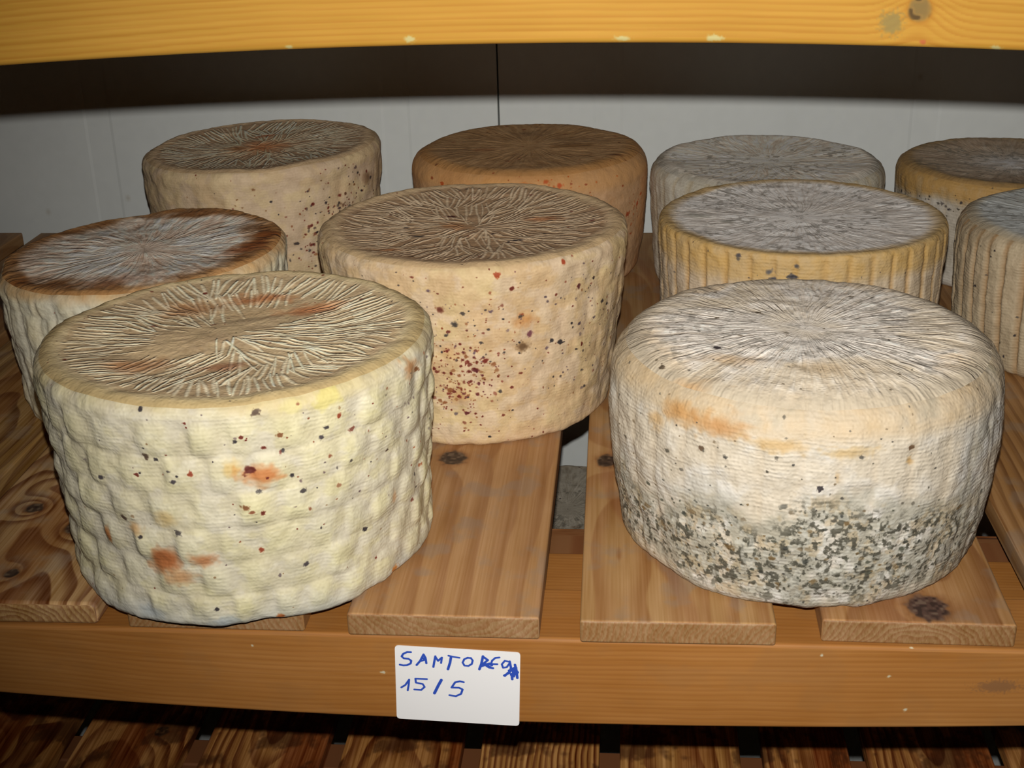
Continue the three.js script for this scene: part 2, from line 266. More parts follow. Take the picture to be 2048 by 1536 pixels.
function cheese(name, spec, label, category = 'cheese wheel', grp = 'ageing cheese wheels on the rack') {
  const { x, z, R, H, Rb, k } = spec, base = spec.y ?? 0, rt = spec.rt ?? 0.009, rb = spec.rb ?? 0.006, bul = spec.bulge ?? 0, dip = spec.dip ?? 0.003;
  const NT = spec.fine ? 512 : 320, NS = spec.fine ? 84 : 52, NR = spec.fine ? 44 : 26;
  const t = tag(group(name), label, category, grp);
  t.position.set(x, base, z); t.rotation.y = atan2(-x, 0.5864 - z);
  // profile from the middle of the underside up and over to the middle of the top
  const P = [];
  const rad = (y) => Rb + (R - Rb) * pow(clamp(y / (H - rt)), spec.flare ?? 1) + bul * sin(PI * clamp(y / H));
  P.push([0.0005, 0], [Rb * 0.5, 0], [Rb - rb - 0.002, 0]);
  for (let i = 0; i <= 6; i++) { const a = i / 6 * PI / 2; P.push([rad(rb) - rb + rb * sin(a), rb - rb * cos(a)]); }
  for (let i = 1; i <= NS; i++) { const y = rb + (H - rt - rb) * i / NS; P.push([rad(y), y]); }
  const rTop = rad(H - rt), NA = 12; let split = 0;
  for (let i = 1; i <= NA; i++) { const a = i / NA * PI / 2; P.push([rTop - rt + rt * cos(a), H - rt + rt * sin(a)]); if (i === 7) split = P.length - 1; }
  const ri = rTop - rt;
  for (let i = 1; i <= NR; i++) { const q = 1 - i / NR, r = max(ri * q, 0.0004); P.push([r, H - dip * (1 - pow(q, 3)) + (spec.knob ?? 0) * exp(-pow(q / 0.35, 2))]); }
  const nP = P.length, pos = new Float32Array(nP * (NT + 1) * 3), uvS = new Float32Array(nP * (NT + 1) * 2), uvT = new Float32Array(nP * (NT + 1) * 2);
  for (let j = 0; j < nP; j++) {
    const a = P[max(0, j - 1)], b = P[min(nP - 1, j + 1)], l = hypot(b[0] - a[0], b[1] - a[1]) || 1, nr = (b[1] - a[1]) / l, ny = -(b[0] - a[0]) / l;
    for (let i = 0; i <= NT; i++) {
      const th = -PI + 2 * PI * (i % NT) / NT, s = sin(th), c = cos(th), r = P[j][0], y = P[j][1];
      const X = r * s, Z = r * c, side = sstep(0.003, 0.012, y) * sstep(H - rt * 0.3, H - rt * 1.6, y) * (r > Rb * 0.7 ? 1 : 0);
      let d = (n3(X * 28 + k * 9, y * 28, Z * 28 + 5) - 0.5) * (spec.lump ?? 0.003) + (n3(X * 110 + k, y * 110, Z * 110) - 0.5) * (spec.rough ?? 0.0012) + (n3(X * 330 + k, y * 330, Z * 330) - 0.5) * 0.0007;
      if (j > split) d *= 0.6 * sstep(0, 0.02, r) + 0.15;
      if (side > 0) {
        if (spec.pad) d += side * spec.pad * (pads(th, y, R, spec.pw ?? 0.023, spec.ph ?? 0.02, k) - 0.35);
        if (spec.band) d += side * spec.band * (bands(th, R, spec.bw ?? 0.017, k) - 0.6);
      }
      let rr = max(0, r + nr * d), yy = y + ny * d;
      if (j < 3) { rr = r; yy = 0; }
      yy = max(yy, 0);
      if (spec.tilt) yy += spec.tilt * rr * s * (y / H);
      const o = j * (NT + 1) + i;
      const sx = spec.sx ?? 1; pos[o * 3] = rr * s * sx; pos[o * 3 + 1] = yy; pos[o * 3 + 2] = rr * c;
      uvS[o * 2] = abs(th) <= PI / 2 + 1e-6 ? 0.5 + th / PI : th > 0 ? 1.5 - th / PI : -0.5 - th / PI;
      uvS[o * 2 + 1] = clamp(y / H, 0.002, 0.998);
      uvT[o * 2] = 0.5 + 0.5 * r * s / R * 0.98; uvT[o * 2 + 1] = 0.5 + 0.5 * r * c / R * 0.98;
    }
  }
  const g = new THREE.BufferGeometry(); g.setAttribute('position', new THREE.BufferAttribute(pos, 3));
  const idx = [];
  for (let j = 0; j < nP - 1; j++) for (let i = 0; i < NT; i++) { const a = j * (NT + 1) + i, b = a + NT + 1; idx.push(a, a + 1, b, a + 1, b + 1, b); }
  g.setIndex(idx); g.computeVertexNormals();
  const nrm = g.attributes.normal.array;
  for (let j = 0; j < nP; j++) { const a = (j * (NT + 1)) * 3, b = (j * (NT + 1) + NT) * 3; for (let q = 0; q < 3; q++) { const m = (nrm[a + q] + nrm[b + q]) / 2; nrm[a + q] = nrm[b + q] = m; } }
  const slice = (j0, j1, uvs) => {
    const h = new THREE.BufferGeometry(), M = NT + 1, a = j0 * M, b = (j1 + 1) * M;
    h.setAttribute('position', new THREE.BufferAttribute(pos.slice(a * 3, b * 3), 3)); h.setAttribute('normal', new THREE.BufferAttribute(nrm.slice(a * 3, b * 3), 3)); h.setAttribute('uv', new THREE.BufferAttribute(uvs.slice(a * 2, b * 2), 2));
    const id = []; for (let j = 0; j < j1 - j0; j++) for (let i = 0; i < NT; i++) { const p = j * M + i, q = p + M; id.push(p, p + 1, q, p + 1, q + 1, q); }
    h.setIndex(id); return h;
  };
  const [sm, tm] = paint(spec);
  mesh('side_rind', slice(0, split, uvS), sm, t);
  mesh('top_rind', slice(split, nP - 1, uvT), tm, t);
  return t;
}

// marks: [u, v, radius in mm, colour, stretch across, softness]
function stamp(buf, W, Hp, sx, sy, marks, seedK) {
  for (const [u, v, r0, col, st = 1, soft = 0.35, amt = 0.9] of marks) {
    const r = r0 / 1000, px = u * W, py = v * Hp, rx = r * st / sx * 1.5, ry = r / sy * 1.5;
    for (let j = max(0, floor(py - ry)); j <= min(Hp - 1, py + ry); j++) for (let i = max(0, floor(px - rx)); i <= min(W - 1, px + rx); i++) {
      const dx = (i + 0.5 - px) * sx / (r * st), dy = (j + 0.5 - py) * sy / r;
      const nz = 0.4 + 1.25 * (0.55 * n2(i * sx * 1.0 / r + u * 91, j * sy * 1.0 / r + v * 57) + 0.45 * n2(i * sx * 2.6 / r, j * sy * 2.6 / r + u * 31));
      const d = sqrt(dx * dx + dy * dy) * nz, m = (1 - sstep(1 - soft, 1 + soft * 0.2, d)) * amt;
      if (m <= 0) continue;
      const o = (j * W + i) * 4; for (let q = 0; q < 3; q++) buf[o + q] += (col[q] - buf[o + q]) * m;
    }
  }
}
function paint(s) {
  seed = 777 + s.k * 7919;
  const big = s.fine ? 1 : 0, W = big ? 1280 : 768, Hp = big ? 512 : 320, TW = big ? 1024 : 640;
  const { R, H, k } = s, buf = new Float32Array(W * Hp * 4), bmp = new Uint8Array(W * Hp * 4);
  const arc = PI * R, sx = arc / W, sy = H / Hp;
  for (let j = 0; j < Hp; j++) for (let i = 0; i < W; i++) {
    const u = (i + 0.5) / W, v = (j + 0.5) / Hp, a = u * arc, y = v * H, th = (u - 0.5) * PI, o = (j * W + i) * 4;
    const big1 = fbm2(a * 34 + k * 13, y * 34 + k), mid = fbm2(a * 150 + k * 5, y * 150), fin = n2(a * 900 + k, y * 900) - 0.5;
    let h = 0.5;
    const ty = y / 0.0023 + (n2(a * 60 + k, y * 40) - 0.5) * 1.6 + (s.slant ?? 0) * sin(a * 90) , thr = 0.5 + 0.5 * sin(2 * PI * ty), brk = n2(a * 160 + k, floor(ty + 0.25) * 7.3);
    setC(s.base);
    mixC(s.base2, sstep(0.36, 0.66, big1) * 0.85);
    if (s.base3) mixC(s.base3, sstep(0.42, 0.62, fbm2(a * 75 + k * 3, y * 95 + 11)) * 0.75);
    if (s.pad) { const p = pads(th, y, R, s.pw ?? 0.023, s.ph ?? 0.02, k); mixC(s.padC ?? s.base2, p * (s.padK ?? 0.25)); mixC(s.gapC ?? s.base, (1 - p) * (s.gapK ?? 0.2)); }
    if (s.band) { const p = bands(th, R, s.bw ?? 0.017, k); mixC(s.bandC, (1 - p) * s.bandK * (0.4 + 0.9 * mid)); }
    const thK = (s.thread ?? 0.5) * (0.1 + 1.0 * brk) * (0.3 + 1.1 * n2(a * 85 + k, y * 120 + 3));
    h += (thr - 0.5) * 0.3 * thK + (mid - 0.5) * 0.8 + fin * 0.3;
    addC((thr - 0.5) * 8 * thK + fin * (s.grain ?? 10) + (mid - 0.5) * (s.mott ?? 32));
    if (s.fluff) mixC(s.fluff, sstep(0.44, 0.62, mid) * (s.fluffK ?? 0.4) * sstep(0.3, 0.55, big1));
    if (s.rimC) { const e = sstep(s.rimV ?? 0.86, (s.rimV ?? 0.86) + 0.1, v + (big1 - 0.45) * 0.14); mixC(s.rimC, e * (s.rimK ?? 0.7) * (0.5 + mid)); }
    if (s.footC) mixC(s.footC, sstep(0.16, 0.02, v + (big1 - 0.45) * 0.2) * 0.6);
    if (s.mould) {
      const mz = s.mould(u, v) + (big1 - 0.45) * 1.3, ms = fbm2(a * 430 + k, y * 380), m2 = fbm2(a * 95 + k * 3, y * 95 + 8);
      mixC([176, 168, 146], sstep(0.05, 0.6, mz) * sstep(0.3, 0.55, m2) * 0.75); mixC([190, 160, 112], sstep(0.2, 0.7, mz) * sstep(0.52, 0.66, fbm2(a * 120 + 31, y * 120)) * 0.4);
      mixC([76, 72, 58], sstep(0.3, 1.1, mz) * sstep(0.5, 0.66, ms) * 0.85);
      mixC([214, 208, 190], sstep(0.3, 1, mz) * sstep(0.6, 0.74, n2(a * 420, y * 420 + k)) * 0.6);
      h += (ms - 0.5) * 0.6 * sstep(0.2, 0.8, mz);
    }
    buf[o] = C[0]; buf[o + 1] = C[1]; buf[o + 2] = C[2];
    const hb = clamp(h) * 255; bmp[o] = bmp[o + 1] = bmp[o + 2] = hb; bmp[o + 3] = 255;
  }
  const marks = [...(s.marks ?? [])];
  for (const [n, cu, cv, su, sv, cols, r0, r1] of s.scatter ?? []) for (let i = 0; i < n; i++) {
    const u = su > 1 ? rnd() : cu + gauss() * su, v = sv > 1 ? rnd() : cv + gauss() * sv;
    marks.push([u, v, r0 + (r1 - r0) * pow(rnd(), 3), cols[floor(rnd() * cols.length)], 0.7 + rnd() * 0.9, 0.5, 0.55 + 0.45 * rnd()]);
  }
  stamp(buf, W, Hp, sx, sy, marks, k);
  const fin = (b, w, h, m = [1, 1, 1]) => { const d = new Uint8Array(w * h * 4); for (let i = 0; i < w * h; i++) { d[i * 4] = clamp(b[i * 4] * m[0], 0, 250); d[i * 4 + 1] = clamp(b[i * 4 + 1] * m[1], 0, 248); d[i * 4 + 2] = clamp(b[i * 4 + 2] * m[2], 0, 244); d[i * 4 + 3] = 255; } return dataTex(d, w, h, true); };
  const sm = new THREE.MeshStandardMaterial({ map: fin(buf, W, Hp, s.m), bumpMap: dataTex(bmp, W, Hp, false), bumpScale: s.sideBump ?? 0.00045, roughness: 0.72 });

  // ---- top face: radial imprint of the basket's base
  const tb = new Float32Array(TW * TW * 4), th2 = new Uint8Array(TW * TW * 4), t = s.top, scl = 2 * R / 0.98 / TW;
  const qs = 1 - (s.rt ?? 0.009) * 0.39 / R, ribs = new Float32Array(TW * TW);
  if (t.ribs) for (const [r0, r1, n] of [[0.07, 0.3, 34], [0.25, 0.5, 70], [0.44, 0.68, 104], [0.62, t.re ?? 0.86, 132]]) for (let q = 0; q < n; q++) {
    const ph = (q + (rnd() - 0.5) * 0.5) / n * 2 * PI, rm = ((r0 + r1) / 2 + (rnd() - 0.5) * 0.07) * R, ln = (r1 - r0) * R * (0.5 + 0.2 * rnd());
    const px = rm * sin(ph), pz = rm * cos(ph);
    if (rnd() < 0.07 || (t.skip && t.skip(px / R, pz / R))) continue;
    const zone = n2(cos(ph) * 3.5 + k * 7 + r0 * 20, sin(ph) * 3.5 + 9), tl = ph + (zone > 0.5 ? 1 : -1) * (0.08 + 0.45 * abs(zone - 0.5) * 2) + (rnd() - 0.5) * 0.22;
    const dx = sin(tl), dz = cos(tl), wd = (0.0009 + 0.0006 * rnd()) * (0.8 + 0.4 * r1), am = 0.55 + 0.45 * rnd(), bend = (rnd() - 0.5) * 0.12;
    const ext = ln + 0.003;
    for (let jj = max(0, floor((pz - ext) / scl + TW / 2)); jj <= min(TW - 1, (pz + ext) / scl + TW / 2); jj++) for (let ii = max(0, floor((px - ext) / scl + TW / 2)); ii <= min(TW - 1, (px + ext) / scl + TW / 2); ii++) {
      const ex = (ii + 0.5 - TW / 2) * scl - px, ez = (jj + 0.5 - TW / 2) * scl - pz, al = ex * dx + ez * dz;
      if (abs(al) > ln) continue;
      const ac = abs(ex * dz - ez * dx + bend * al * al / ln), w2 = wd * (1.05 - 0.45 * pow(abs(al) / ln, 4));
      if (ac < w2) { const m = am * 0.9 * (1 - pow(ac / w2, 1.6)) * sstep(1, 0.85, abs(al) / ln), o = jj * TW + ii; if (m > ribs[o]) ribs[o] = m; }
    }
  }
  for (let j = 0; j < TW; j++) for (let i = 0; i < TW; i++) {
    const o = (j * TW + i) * 4, X = (i + 0.5 - TW / 2) * scl, Z = (j + 0.5 - TW / 2) * scl;
    const r = hypot(X - (t.cx ?? 0), Z - (t.cz ?? 0)), rc = hypot(X, Z), q = r / R, ph = atan2(X - (t.cx ?? 0), Z - (t.cz ?? 0));
    if (rc > R * 1.06) { tb[o] = t.base[0]; tb[o + 1] = t.base[1]; tb[o + 2] = t.base[2]; th2[o + 3] = 255; continue; }
    const big1 = fbm2(X * 30 + k * 17, Z * 30 + k), mid = fbm2(X * 140 + k, Z * 140), fin = n2(X * 800 + k, Z * 800) - 0.5;
    let h = 0.5, rib = 0;
    setC(t.base); mixC(t.base2, sstep(0.36, 0.62, big1) * 0.8);
    const edge = 1 - sstep(t.re ?? 0.80, (t.re ?? 0.80) + 0.07, rc / R + (mid - 0.5) * 0.06);
    if (t.ribs) {
      rib = ribs[j * TW + i] * edge;
      mixC(t.groove, edge * (1 - rib) * (t.gk ?? 0.4) * (0.35 + mid)); mixC(t.ridge, rib * (t.rk ?? 0.7));
      h = 0.45 + rib * 0.5 - edge * 0.12;
    }
    if (t.streak) {
      const K = t.sk ?? 34, w = n2(X * 40, Z * 40 + k) * 1.2, st = n3(cos(ph + w * 0.12) * K + k, sin(ph + w * 0.12) * K, q * 6), st2 = n3(cos(ph) * K * 2.1, sin(ph) * K * 2.1 + k, q * 14);
      const e = sstep(0.05, 0.3, q), ss = (0.6 * st + 0.4 * st2 - 0.5) * 2 * (0.35 + 0.65 * e);
      mixC(ss > 0 ? t.ridge : t.groove, abs(ss) * t.streak); h += ss * 0.4;
    }
    if (t.centre) mixC(t.centre, exp(-q * q / (t.cw ?? 0.03)) * (t.ck ?? 0.6) * (0.5 + mid));
    if (t.rimC) mixC(t.rimC, sstep(t.rimR ?? 0.8, 1.0, rc / R + (big1 - 0.45) * (t.rimN ?? 0.3)) * (t.rimK ?? 0.8) * (0.55 + 0.9 * mid));
    addC(fin * (t.grain ?? 12) + (mid - 0.5) * (t.mott ?? 26));
    h += (mid - 0.5) * 0.25 + fin * 0.12;
    if (t.hyphae) { const ms = fbm2(X * 240 + k, Z * 240 + 6); mixC([78, 74, 64], sstep(0.56, 0.68, ms) * t.hyphae * sstep(0.35, 0.6, big1)); }
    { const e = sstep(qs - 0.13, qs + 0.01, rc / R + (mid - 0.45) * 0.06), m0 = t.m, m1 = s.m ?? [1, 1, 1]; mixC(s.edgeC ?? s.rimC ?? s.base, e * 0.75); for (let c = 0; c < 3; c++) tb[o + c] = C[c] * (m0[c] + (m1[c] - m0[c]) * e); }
    const hb = clamp(h) * 255; th2[o] = th2[o + 1] = th2[o + 2] = hb; th2[o + 3] = 255;
  }
  const tm = (t.marks ?? []).map(([a, b, ...m]) => [0.5 + a * 0.49, 0.5 + b * 0.49, ...m]);
  for (const [n, cols, r0, r1] of t.scatter ?? []) for (let i = 0; i < n; i++) { const a = rnd() * 2 * PI, q = sqrt(rnd()) * 0.95; tm.push([0.5 + 0.49 * q * sin(a), 0.5 + 0.49 * q * cos(a), r0 + (r1 - r0) * pow(rnd(), 3), cols[floor(rnd() * cols.length)], 0.7 + rnd(), 0.5, 0.5 + 0.5 * rnd()]); }
  stamp(tb, TW, TW, scl, scl, tm, k);
  const tmat = new THREE.MeshStandardMaterial({ map: fin(tb, TW, TW), bumpMap: dataTex(th2, TW, TW, false), bumpScale: (t.bump ?? 0.0014) * (t.ribs ? 0.8 : 1), roughness: 0.75 });
  return [sm, tmat];
}
const sp = (list, r, cols) => list.map(([u, v], i) => [u, v, r * (0.7 + 0.6 * ((i * 37 % 11) / 11)), cols[i % cols.length], 1.1, 0.5]);

// front left: yellow cream, bold wicker pads
cheese('cheese_wheel', { x: -0.2157, z: -0.0803, R: 0.107, H: 0.1285, Rb: 0.1005, k: 1, m: [0.91, 0.95, 1], fine: 1, rt: 0.0095, rb: 0.005, dip: 0.005, knob: 0.002, pad: 0.0024, padK: 0.3, gapK: 0.22, lump: 0.004, rough: 0.0016,
  base: [226, 206, 166], base2: [234, 214, 164], base3: [230, 212, 182], padC: [236, 218, 152], gapC: [206, 186, 156], footC: [196, 188, 174], rimC: [206, 170, 110], rimV: 0.93, rimK: 0.5, thread: 0.8,
  marks: [[0.511, 0.692, 6, ORA, 2, 0.8, 0.75], [0.347, 0.327, 8, [176, 92, 40], 1.5, 0.7, 0.9], [0.412, 0.337, 5.5, [200, 110, 54], 1.4, 0.8, 0.7], [0.238, 0.379, 6.5, [196, 112, 52], 0.5, 0.6, 0.85], [0.37, 0.25, 6, [196, 120, 64], 1.6, 0.8, 0.6], [0.753, 0.383, 6, [206, 130, 70], 0.5, 0.8, 0.5], [0.3, 0.45, 5, [214, 150, 84], 1, 0.8, 0.6], [0.36, 0.52, 7, [222, 176, 104], 0.9, 0.8, 0.6], [0.47, 0.73, 5, [226, 176, 92], 1.2, 0.8, 0.6],
    [0.623, 0.955, 6, [232, 208, 116], 1.6, 0.5, 0.7], [0.57, 0.95, 5, [232, 210, 130], 1.6, 0.6, 0.5], [0.8, 0.93, 6, [206, 128, 66], 1.6, 0.8, 0.7], [0.43, 0.03, 5, [168, 170, 166], 2, 0.8, 0.7], [0.3, 0.05, 6, [176, 176, 170], 2, 0.8, 0.6], [0.52, 0.02, 2.5, [190, 96, 40], 1.5, 0.6], [0.75, 0.03, 3, [206, 120, 48], 1.5, 0.6],
    ...sp([[0.359, 0.768], [0.384, 0.684], [0.343, 0.781], [0.618, 0.832], [0.61, 0.791], [0.513, 0.953], [0.344, 0.975], [0.255, 0.657], [0.283, 0.491], [0.312, 0.419], [0.568, 0.254], [0.732, 0.628], [0.682, 0.306]], 1.7, [BLK, [66, 56, 58], [84, 60, 44]]),
    ...sp([[0.324, 0.699], [0.41, 0.714], [0.545, 0.846], [0.49, 0.858], [0.64, 0.867], [0.485, 0.565], [0.509, 0.532], [0.5, 0.356], [0.82, 0.9]], 1.6, [RED, [150, 54, 26], BRN]), [0.496, 0.716, 2.6, [92, 24, 14], 1.4, 0.5], [0.42, 0.1, 1.5, BLK]],
  scatter: [[70, 0.6, 0.7, 0.25, 0.25, [RED, BLK, [140, 70, 40], [110, 84, 80]], 0.5, 1.5], [60, 0, 0, 2, 2, [[150, 110, 70], RED, [120, 100, 92]], 0.4, 1.2], [26, 0.85, 0.6, 0.1, 0.3, [RED, BLK, [170, 80, 40]], 0.6, 1.5]],
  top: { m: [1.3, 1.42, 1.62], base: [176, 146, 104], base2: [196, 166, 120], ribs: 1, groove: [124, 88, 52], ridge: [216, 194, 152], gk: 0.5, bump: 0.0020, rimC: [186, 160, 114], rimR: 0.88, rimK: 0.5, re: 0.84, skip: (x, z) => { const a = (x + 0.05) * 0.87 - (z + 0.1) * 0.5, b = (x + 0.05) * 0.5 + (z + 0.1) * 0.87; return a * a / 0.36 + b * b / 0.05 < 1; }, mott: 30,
    marks: [[-0.5, 0.31, 14, [170, 96, 48], 1.6, 0.9, 0.5], [-0.21, -0.46, 14, [160, 92, 44], 1.6, 0.9, 0.5], [0.15, -0.52, 9, [186, 96, 44], 2.4, 0.9, 0.6], [0.41, -0.26, 10, [190, 98, 48], 2.2, 0.9, 0.6], [-0.07, 0.41, 8, [150, 80, 48], 2.4, 0.9, 0.5], [-0.42, 0.12, 13, [222, 194, 150], 1.7, 0.9, 0.85], [-0.15, -0.1, 13, [224, 196, 152], 2, 0.9, 0.85], [0.12, -0.32, 10, [216, 184, 138], 2.2, 0.9, 0.7]],
    scatter: [[60, [RED, BLK, [120, 80, 60]], 0.5, 1.6]] } }, 'large creamy yellow cheese wheel at the front left, bold wicker pads and orange stains');

// middle: peach rind sprinkled with red and black specks
cheese('cheese_wheel', { x: -0.1085, z: -0.2947, R: 0.107, H: 0.1285, Rb: 0.094, k: 2, m: [0.9, 0.94, 0.93], fine: 1, rt: 0.009, rb: 0.005, dip: 0.005, pad: 0.0013, pw: 0.024, ph: 0.024, padK: 0.15, gapK: 0.15, lump: 0.0032, rough: 0.0013,
  base: [228, 186, 142], base2: [234, 200, 150], base3: [234, 200, 172], padC: [238, 204, 154], gapC: [216, 176, 142], footC: [224, 180, 140], thread: 0.6,
  marks: [[0.595, 0.69, 6, [212, 134, 66], 1.8, 0.9, 0.65], [0.592, 0.552, 3.4, [104, 70, 40], 1.6, 0.8], [0.43, 0.773, 3.2, [104, 40, 22], 1, 0.6], [0.458, 0.697, 2.5, [58, 50, 48], 1, 0.6], [0.541, 0.95, 2.2, [172, 60, 20], 1.1, 0.5], [0.569, 0.869, 2, RED, 1, 0.5], [0.718, 0.815, 2.4, [80, 28, 30], 0.8, 0.6], [0.678, 0.965, 2, [178, 62, 30], 1, 0.5], [0.656, 0.553, 1.8, BLK], [0.677, 0.535, 1.8, BLK, 1.5], [0.607, 0.614, 2.4, [120, 62, 74], 1, 0.6], [0.44, 0.55, 7, [222, 160, 96], 1.3, 0.9, 0.5], [0.46, 0.3, 7, [214, 150, 90], 1.2, 0.9, 0.5]],
  scatter: [[160, 0, 0, 2, 2, [[150, 70, 50], [120, 70, 70], RED], 0.3, 0.8], [210, 0.47, 0.38, 0.07, 0.2, [RED, [126, 40, 26], [96, 28, 34], [150, 84, 44]], 0.6, 1.9], [110, 0.5, 0.6, 0.16, 0.25, [RED, BLK, [150, 70, 36], [110, 84, 94]], 0.5, 1.5], [70, 0.75, 0.6, 0.12, 0.3, [RED, BLK, [90, 70, 78]], 0.6, 1.6], [130, 0, 0, 2, 2, [RED, [150, 90, 50], [100, 80, 84], BLK], 0.5, 1.4]],
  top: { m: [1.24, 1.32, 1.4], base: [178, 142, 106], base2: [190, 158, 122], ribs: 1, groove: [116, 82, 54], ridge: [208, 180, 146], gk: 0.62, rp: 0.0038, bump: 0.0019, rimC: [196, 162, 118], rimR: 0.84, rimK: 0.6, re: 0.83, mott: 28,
    marks: [[0.27, 0.37, 2.6, BLK, 1.8, 0.6], [-0.35, 0.19, 2.8, [70, 62, 60], 2, 0.6], [-0.14, -0.22, 2.6, [84, 38, 28], 1.8, 0.6], [-0.51, 0.52, 6, [186, 108, 54], 1.6, 0.9, 0.7], [0.45, -0.09, 8, [186, 110, 62], 2.2, 0.9, 0.65], [-0.12, -0.01, 9, [180, 112, 60], 1.6, 0.9, 0.6], [-0.37, 0.71, 2.6, [110, 74, 40], 1.2, 0.6]],
    scatter: [[100, [RED, BLK, [110, 60, 50]], 0.5, 1.7]] } }, 'peach coloured cheese wheel in the centre, side sprinkled with dark red specks');

// back left
cheese('cheese_wheel', { x: -0.3302, z: -0.5691, R: 0.1055, H: 0.1215, Rb: 0.0975, k: 3, m: [0.94, 0.93, 0.91], rt: 0.010, dip: 0.004, pad: 0.0014, pw: 0.026, ph: 0.026, padK: 0.2, gapK: 0.15, lump: 0.0035, tilt: 0.03,
  base: [226, 196, 154], base2: [236, 212, 168], base3: [226, 200, 172], padC: [240, 216, 172], gapC: [196, 170, 146], thread: 0.6,
  marks: [[0.82, 0.78, 8, [110, 72, 44], 1.4, 0.9, 0.6]],
  scatter: [[150, 0.72, 0.6, 0.12, 0.28, [RED, BLK, [110, 72, 48], [84, 60, 60]], 0.7, 1.9], [70, 0.6, 0.4, 0.15, 0.25, [RED, BLK, [150, 80, 40]], 0.7, 1.8], [150, 0, 0, 2, 2, [BLK, [130, 80, 40], RED], 0.5, 1.7]],
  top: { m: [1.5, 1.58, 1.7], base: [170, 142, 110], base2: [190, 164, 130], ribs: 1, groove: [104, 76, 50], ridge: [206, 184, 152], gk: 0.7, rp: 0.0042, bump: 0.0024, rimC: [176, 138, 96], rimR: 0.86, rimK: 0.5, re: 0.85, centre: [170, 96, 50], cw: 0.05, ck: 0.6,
    marks: [[0.05, -0.4, 5, [190, 84, 40], 3, 0.9, 0.6], [-0.2, 0.0, 8, [170, 110, 54], 1.6, 0.9, 0.6]] } }, 'speckled pale cheese wheel at the back left against the white wall');

// back centre: smooth brown
cheese('cheese_wheel', { x: -0.0898, z: -0.5827, R: 0.104, H: 0.1145, Rb: 0.094, k: 4, m: [0.97, 0.97, 1], rt: 0.018, rb: 0.012, bulge: 0.0025, dip: 0.001, lump: 0.003, rough: 0.0006, flare: 0.8,
  base: [206, 152, 98], base2: [196, 156, 112], thread: 0.15, mott: 26, rimC: [206, 150, 84], rimV: 0.8, rimK: 0.5,
  marks: [[0.49, 0.9, 4, [206, 96, 20], 2.6, 0.9, 0.8], [0.54, 0.93, 2, [190, 80, 20], 1.4, 0.7], [0.574, 0.9, 2.6, [196, 76, 20], 1.2, 0.7], [0.242, 0.87, 2.2, [176, 72, 20]], [0.847, 0.625, 2.4, [172, 66, 22]], [0.794, 0.58, 2.4, [156, 50, 18]], [0.42, 0.88, 10, [222, 160, 80], 2, 0.9, 0.5]],
  scatter: [[50, 0.5, 0.85, 0.2, 0.08, [[190, 90, 30], [150, 70, 30]], 0.6, 1.6], [40, 0.82, 0.55, 0.05, 0.15, [[180, 84, 34], [150, 80, 40]], 0.6, 1.8]],
  top: { m: [1.16, 1.2, 1.16], base: [160, 120, 84], base2: [176, 134, 96], streak: 0.45, groove: [118, 80, 46], ridge: [198, 162, 126], sk: 22, bump: 0.0012, rimC: [140, 96, 52], rimR: 0.8, rimK: 0.6, mott: 30,
    marks: [[0.35, 0.05, 10, [126, 84, 40], 2.6, 0.9, 0.6], [-0.4, 0.1, 8, [150, 88, 48], 2, 0.9, 0.5], [0.7, 0.45, 5, [128, 74, 34], 2, 0.9, 0.7]], scatter: [[46, [[140, 70, 36], [120, 72, 40]], 0.8, 2.4]] } }, 'smooth brown cheese wheel with orange dots at the back, below the wall joint');

const greyTop = { base: [188, 180, 166], base2: [200, 194, 182], streak: 0.6, groove: [132, 116, 96], ridge: [222, 214, 198], sk: 38, bump: 0.0007, rimC: [160, 140, 108], rimR: 0.95, rimK: 0.6, hyphae: 0.4, mott: 24 };
const greySide = { band: 0.0016, bandK: 0.5, bandC: [186, 146, 96], base: [204, 184, 156], base2: [216, 196, 164], thread: 1.0, sideBump: 0.0006, scatter: [[50, 0, 0, 2, 2, [[84, 76, 66], BLK], 0.5, 1.4]] };
// back right pair
cheese('cheese_wheel', { ...greySide, x: 0.1185, z: -0.5688, R: 0.101, H: 0.105, Rb: 0.096, k: 5, m: [0.9, 0.95, 1], rt: 0.014, dip: 0.003, lump: 0.003, base: [214, 196, 172], base2: [206, 186, 156], band: 0.001, bandK: 0.3,
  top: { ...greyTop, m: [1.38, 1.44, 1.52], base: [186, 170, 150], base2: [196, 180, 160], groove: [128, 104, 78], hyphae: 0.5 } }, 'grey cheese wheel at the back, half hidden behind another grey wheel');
cheese('cheese_wheel', { ...greySide, x: 0.3345, z: -0.600, R: 0.0975, H: 0.0945, Rb: 0.094, k: 6, m: [0.9, 0.92, 0.95], rt: 0.012, dip: 0.003, rimC: [196, 150, 84], rimV: 0.76, rimK: 0.95, band: 0.0008, bandK: 0.2, base: [200, 186, 166], base2: [188, 172, 148],
  scatter: [[60, 0.4, 0.75, 0.25, 0.1, [[70, 60, 44], BLK], 0.6, 1.8], [70, 0, 0, 2, 2, [[84, 76, 66], BLK], 0.5, 1.4]],
  top: { ...greyTop, m: [1.2, 1.25, 1.3], base: [160, 134, 108], base2: [172, 148, 122], rimC: [138, 108, 70], rimR: 0.72, rimK: 0.75, groove: [112, 88, 66], ridge: [186, 172, 156], streak: 0.45, centre: [206, 202, 200], cw: 0.12, ck: 0.6 } }, 'grey cheese wheel with a mustard collar at the back right corner');
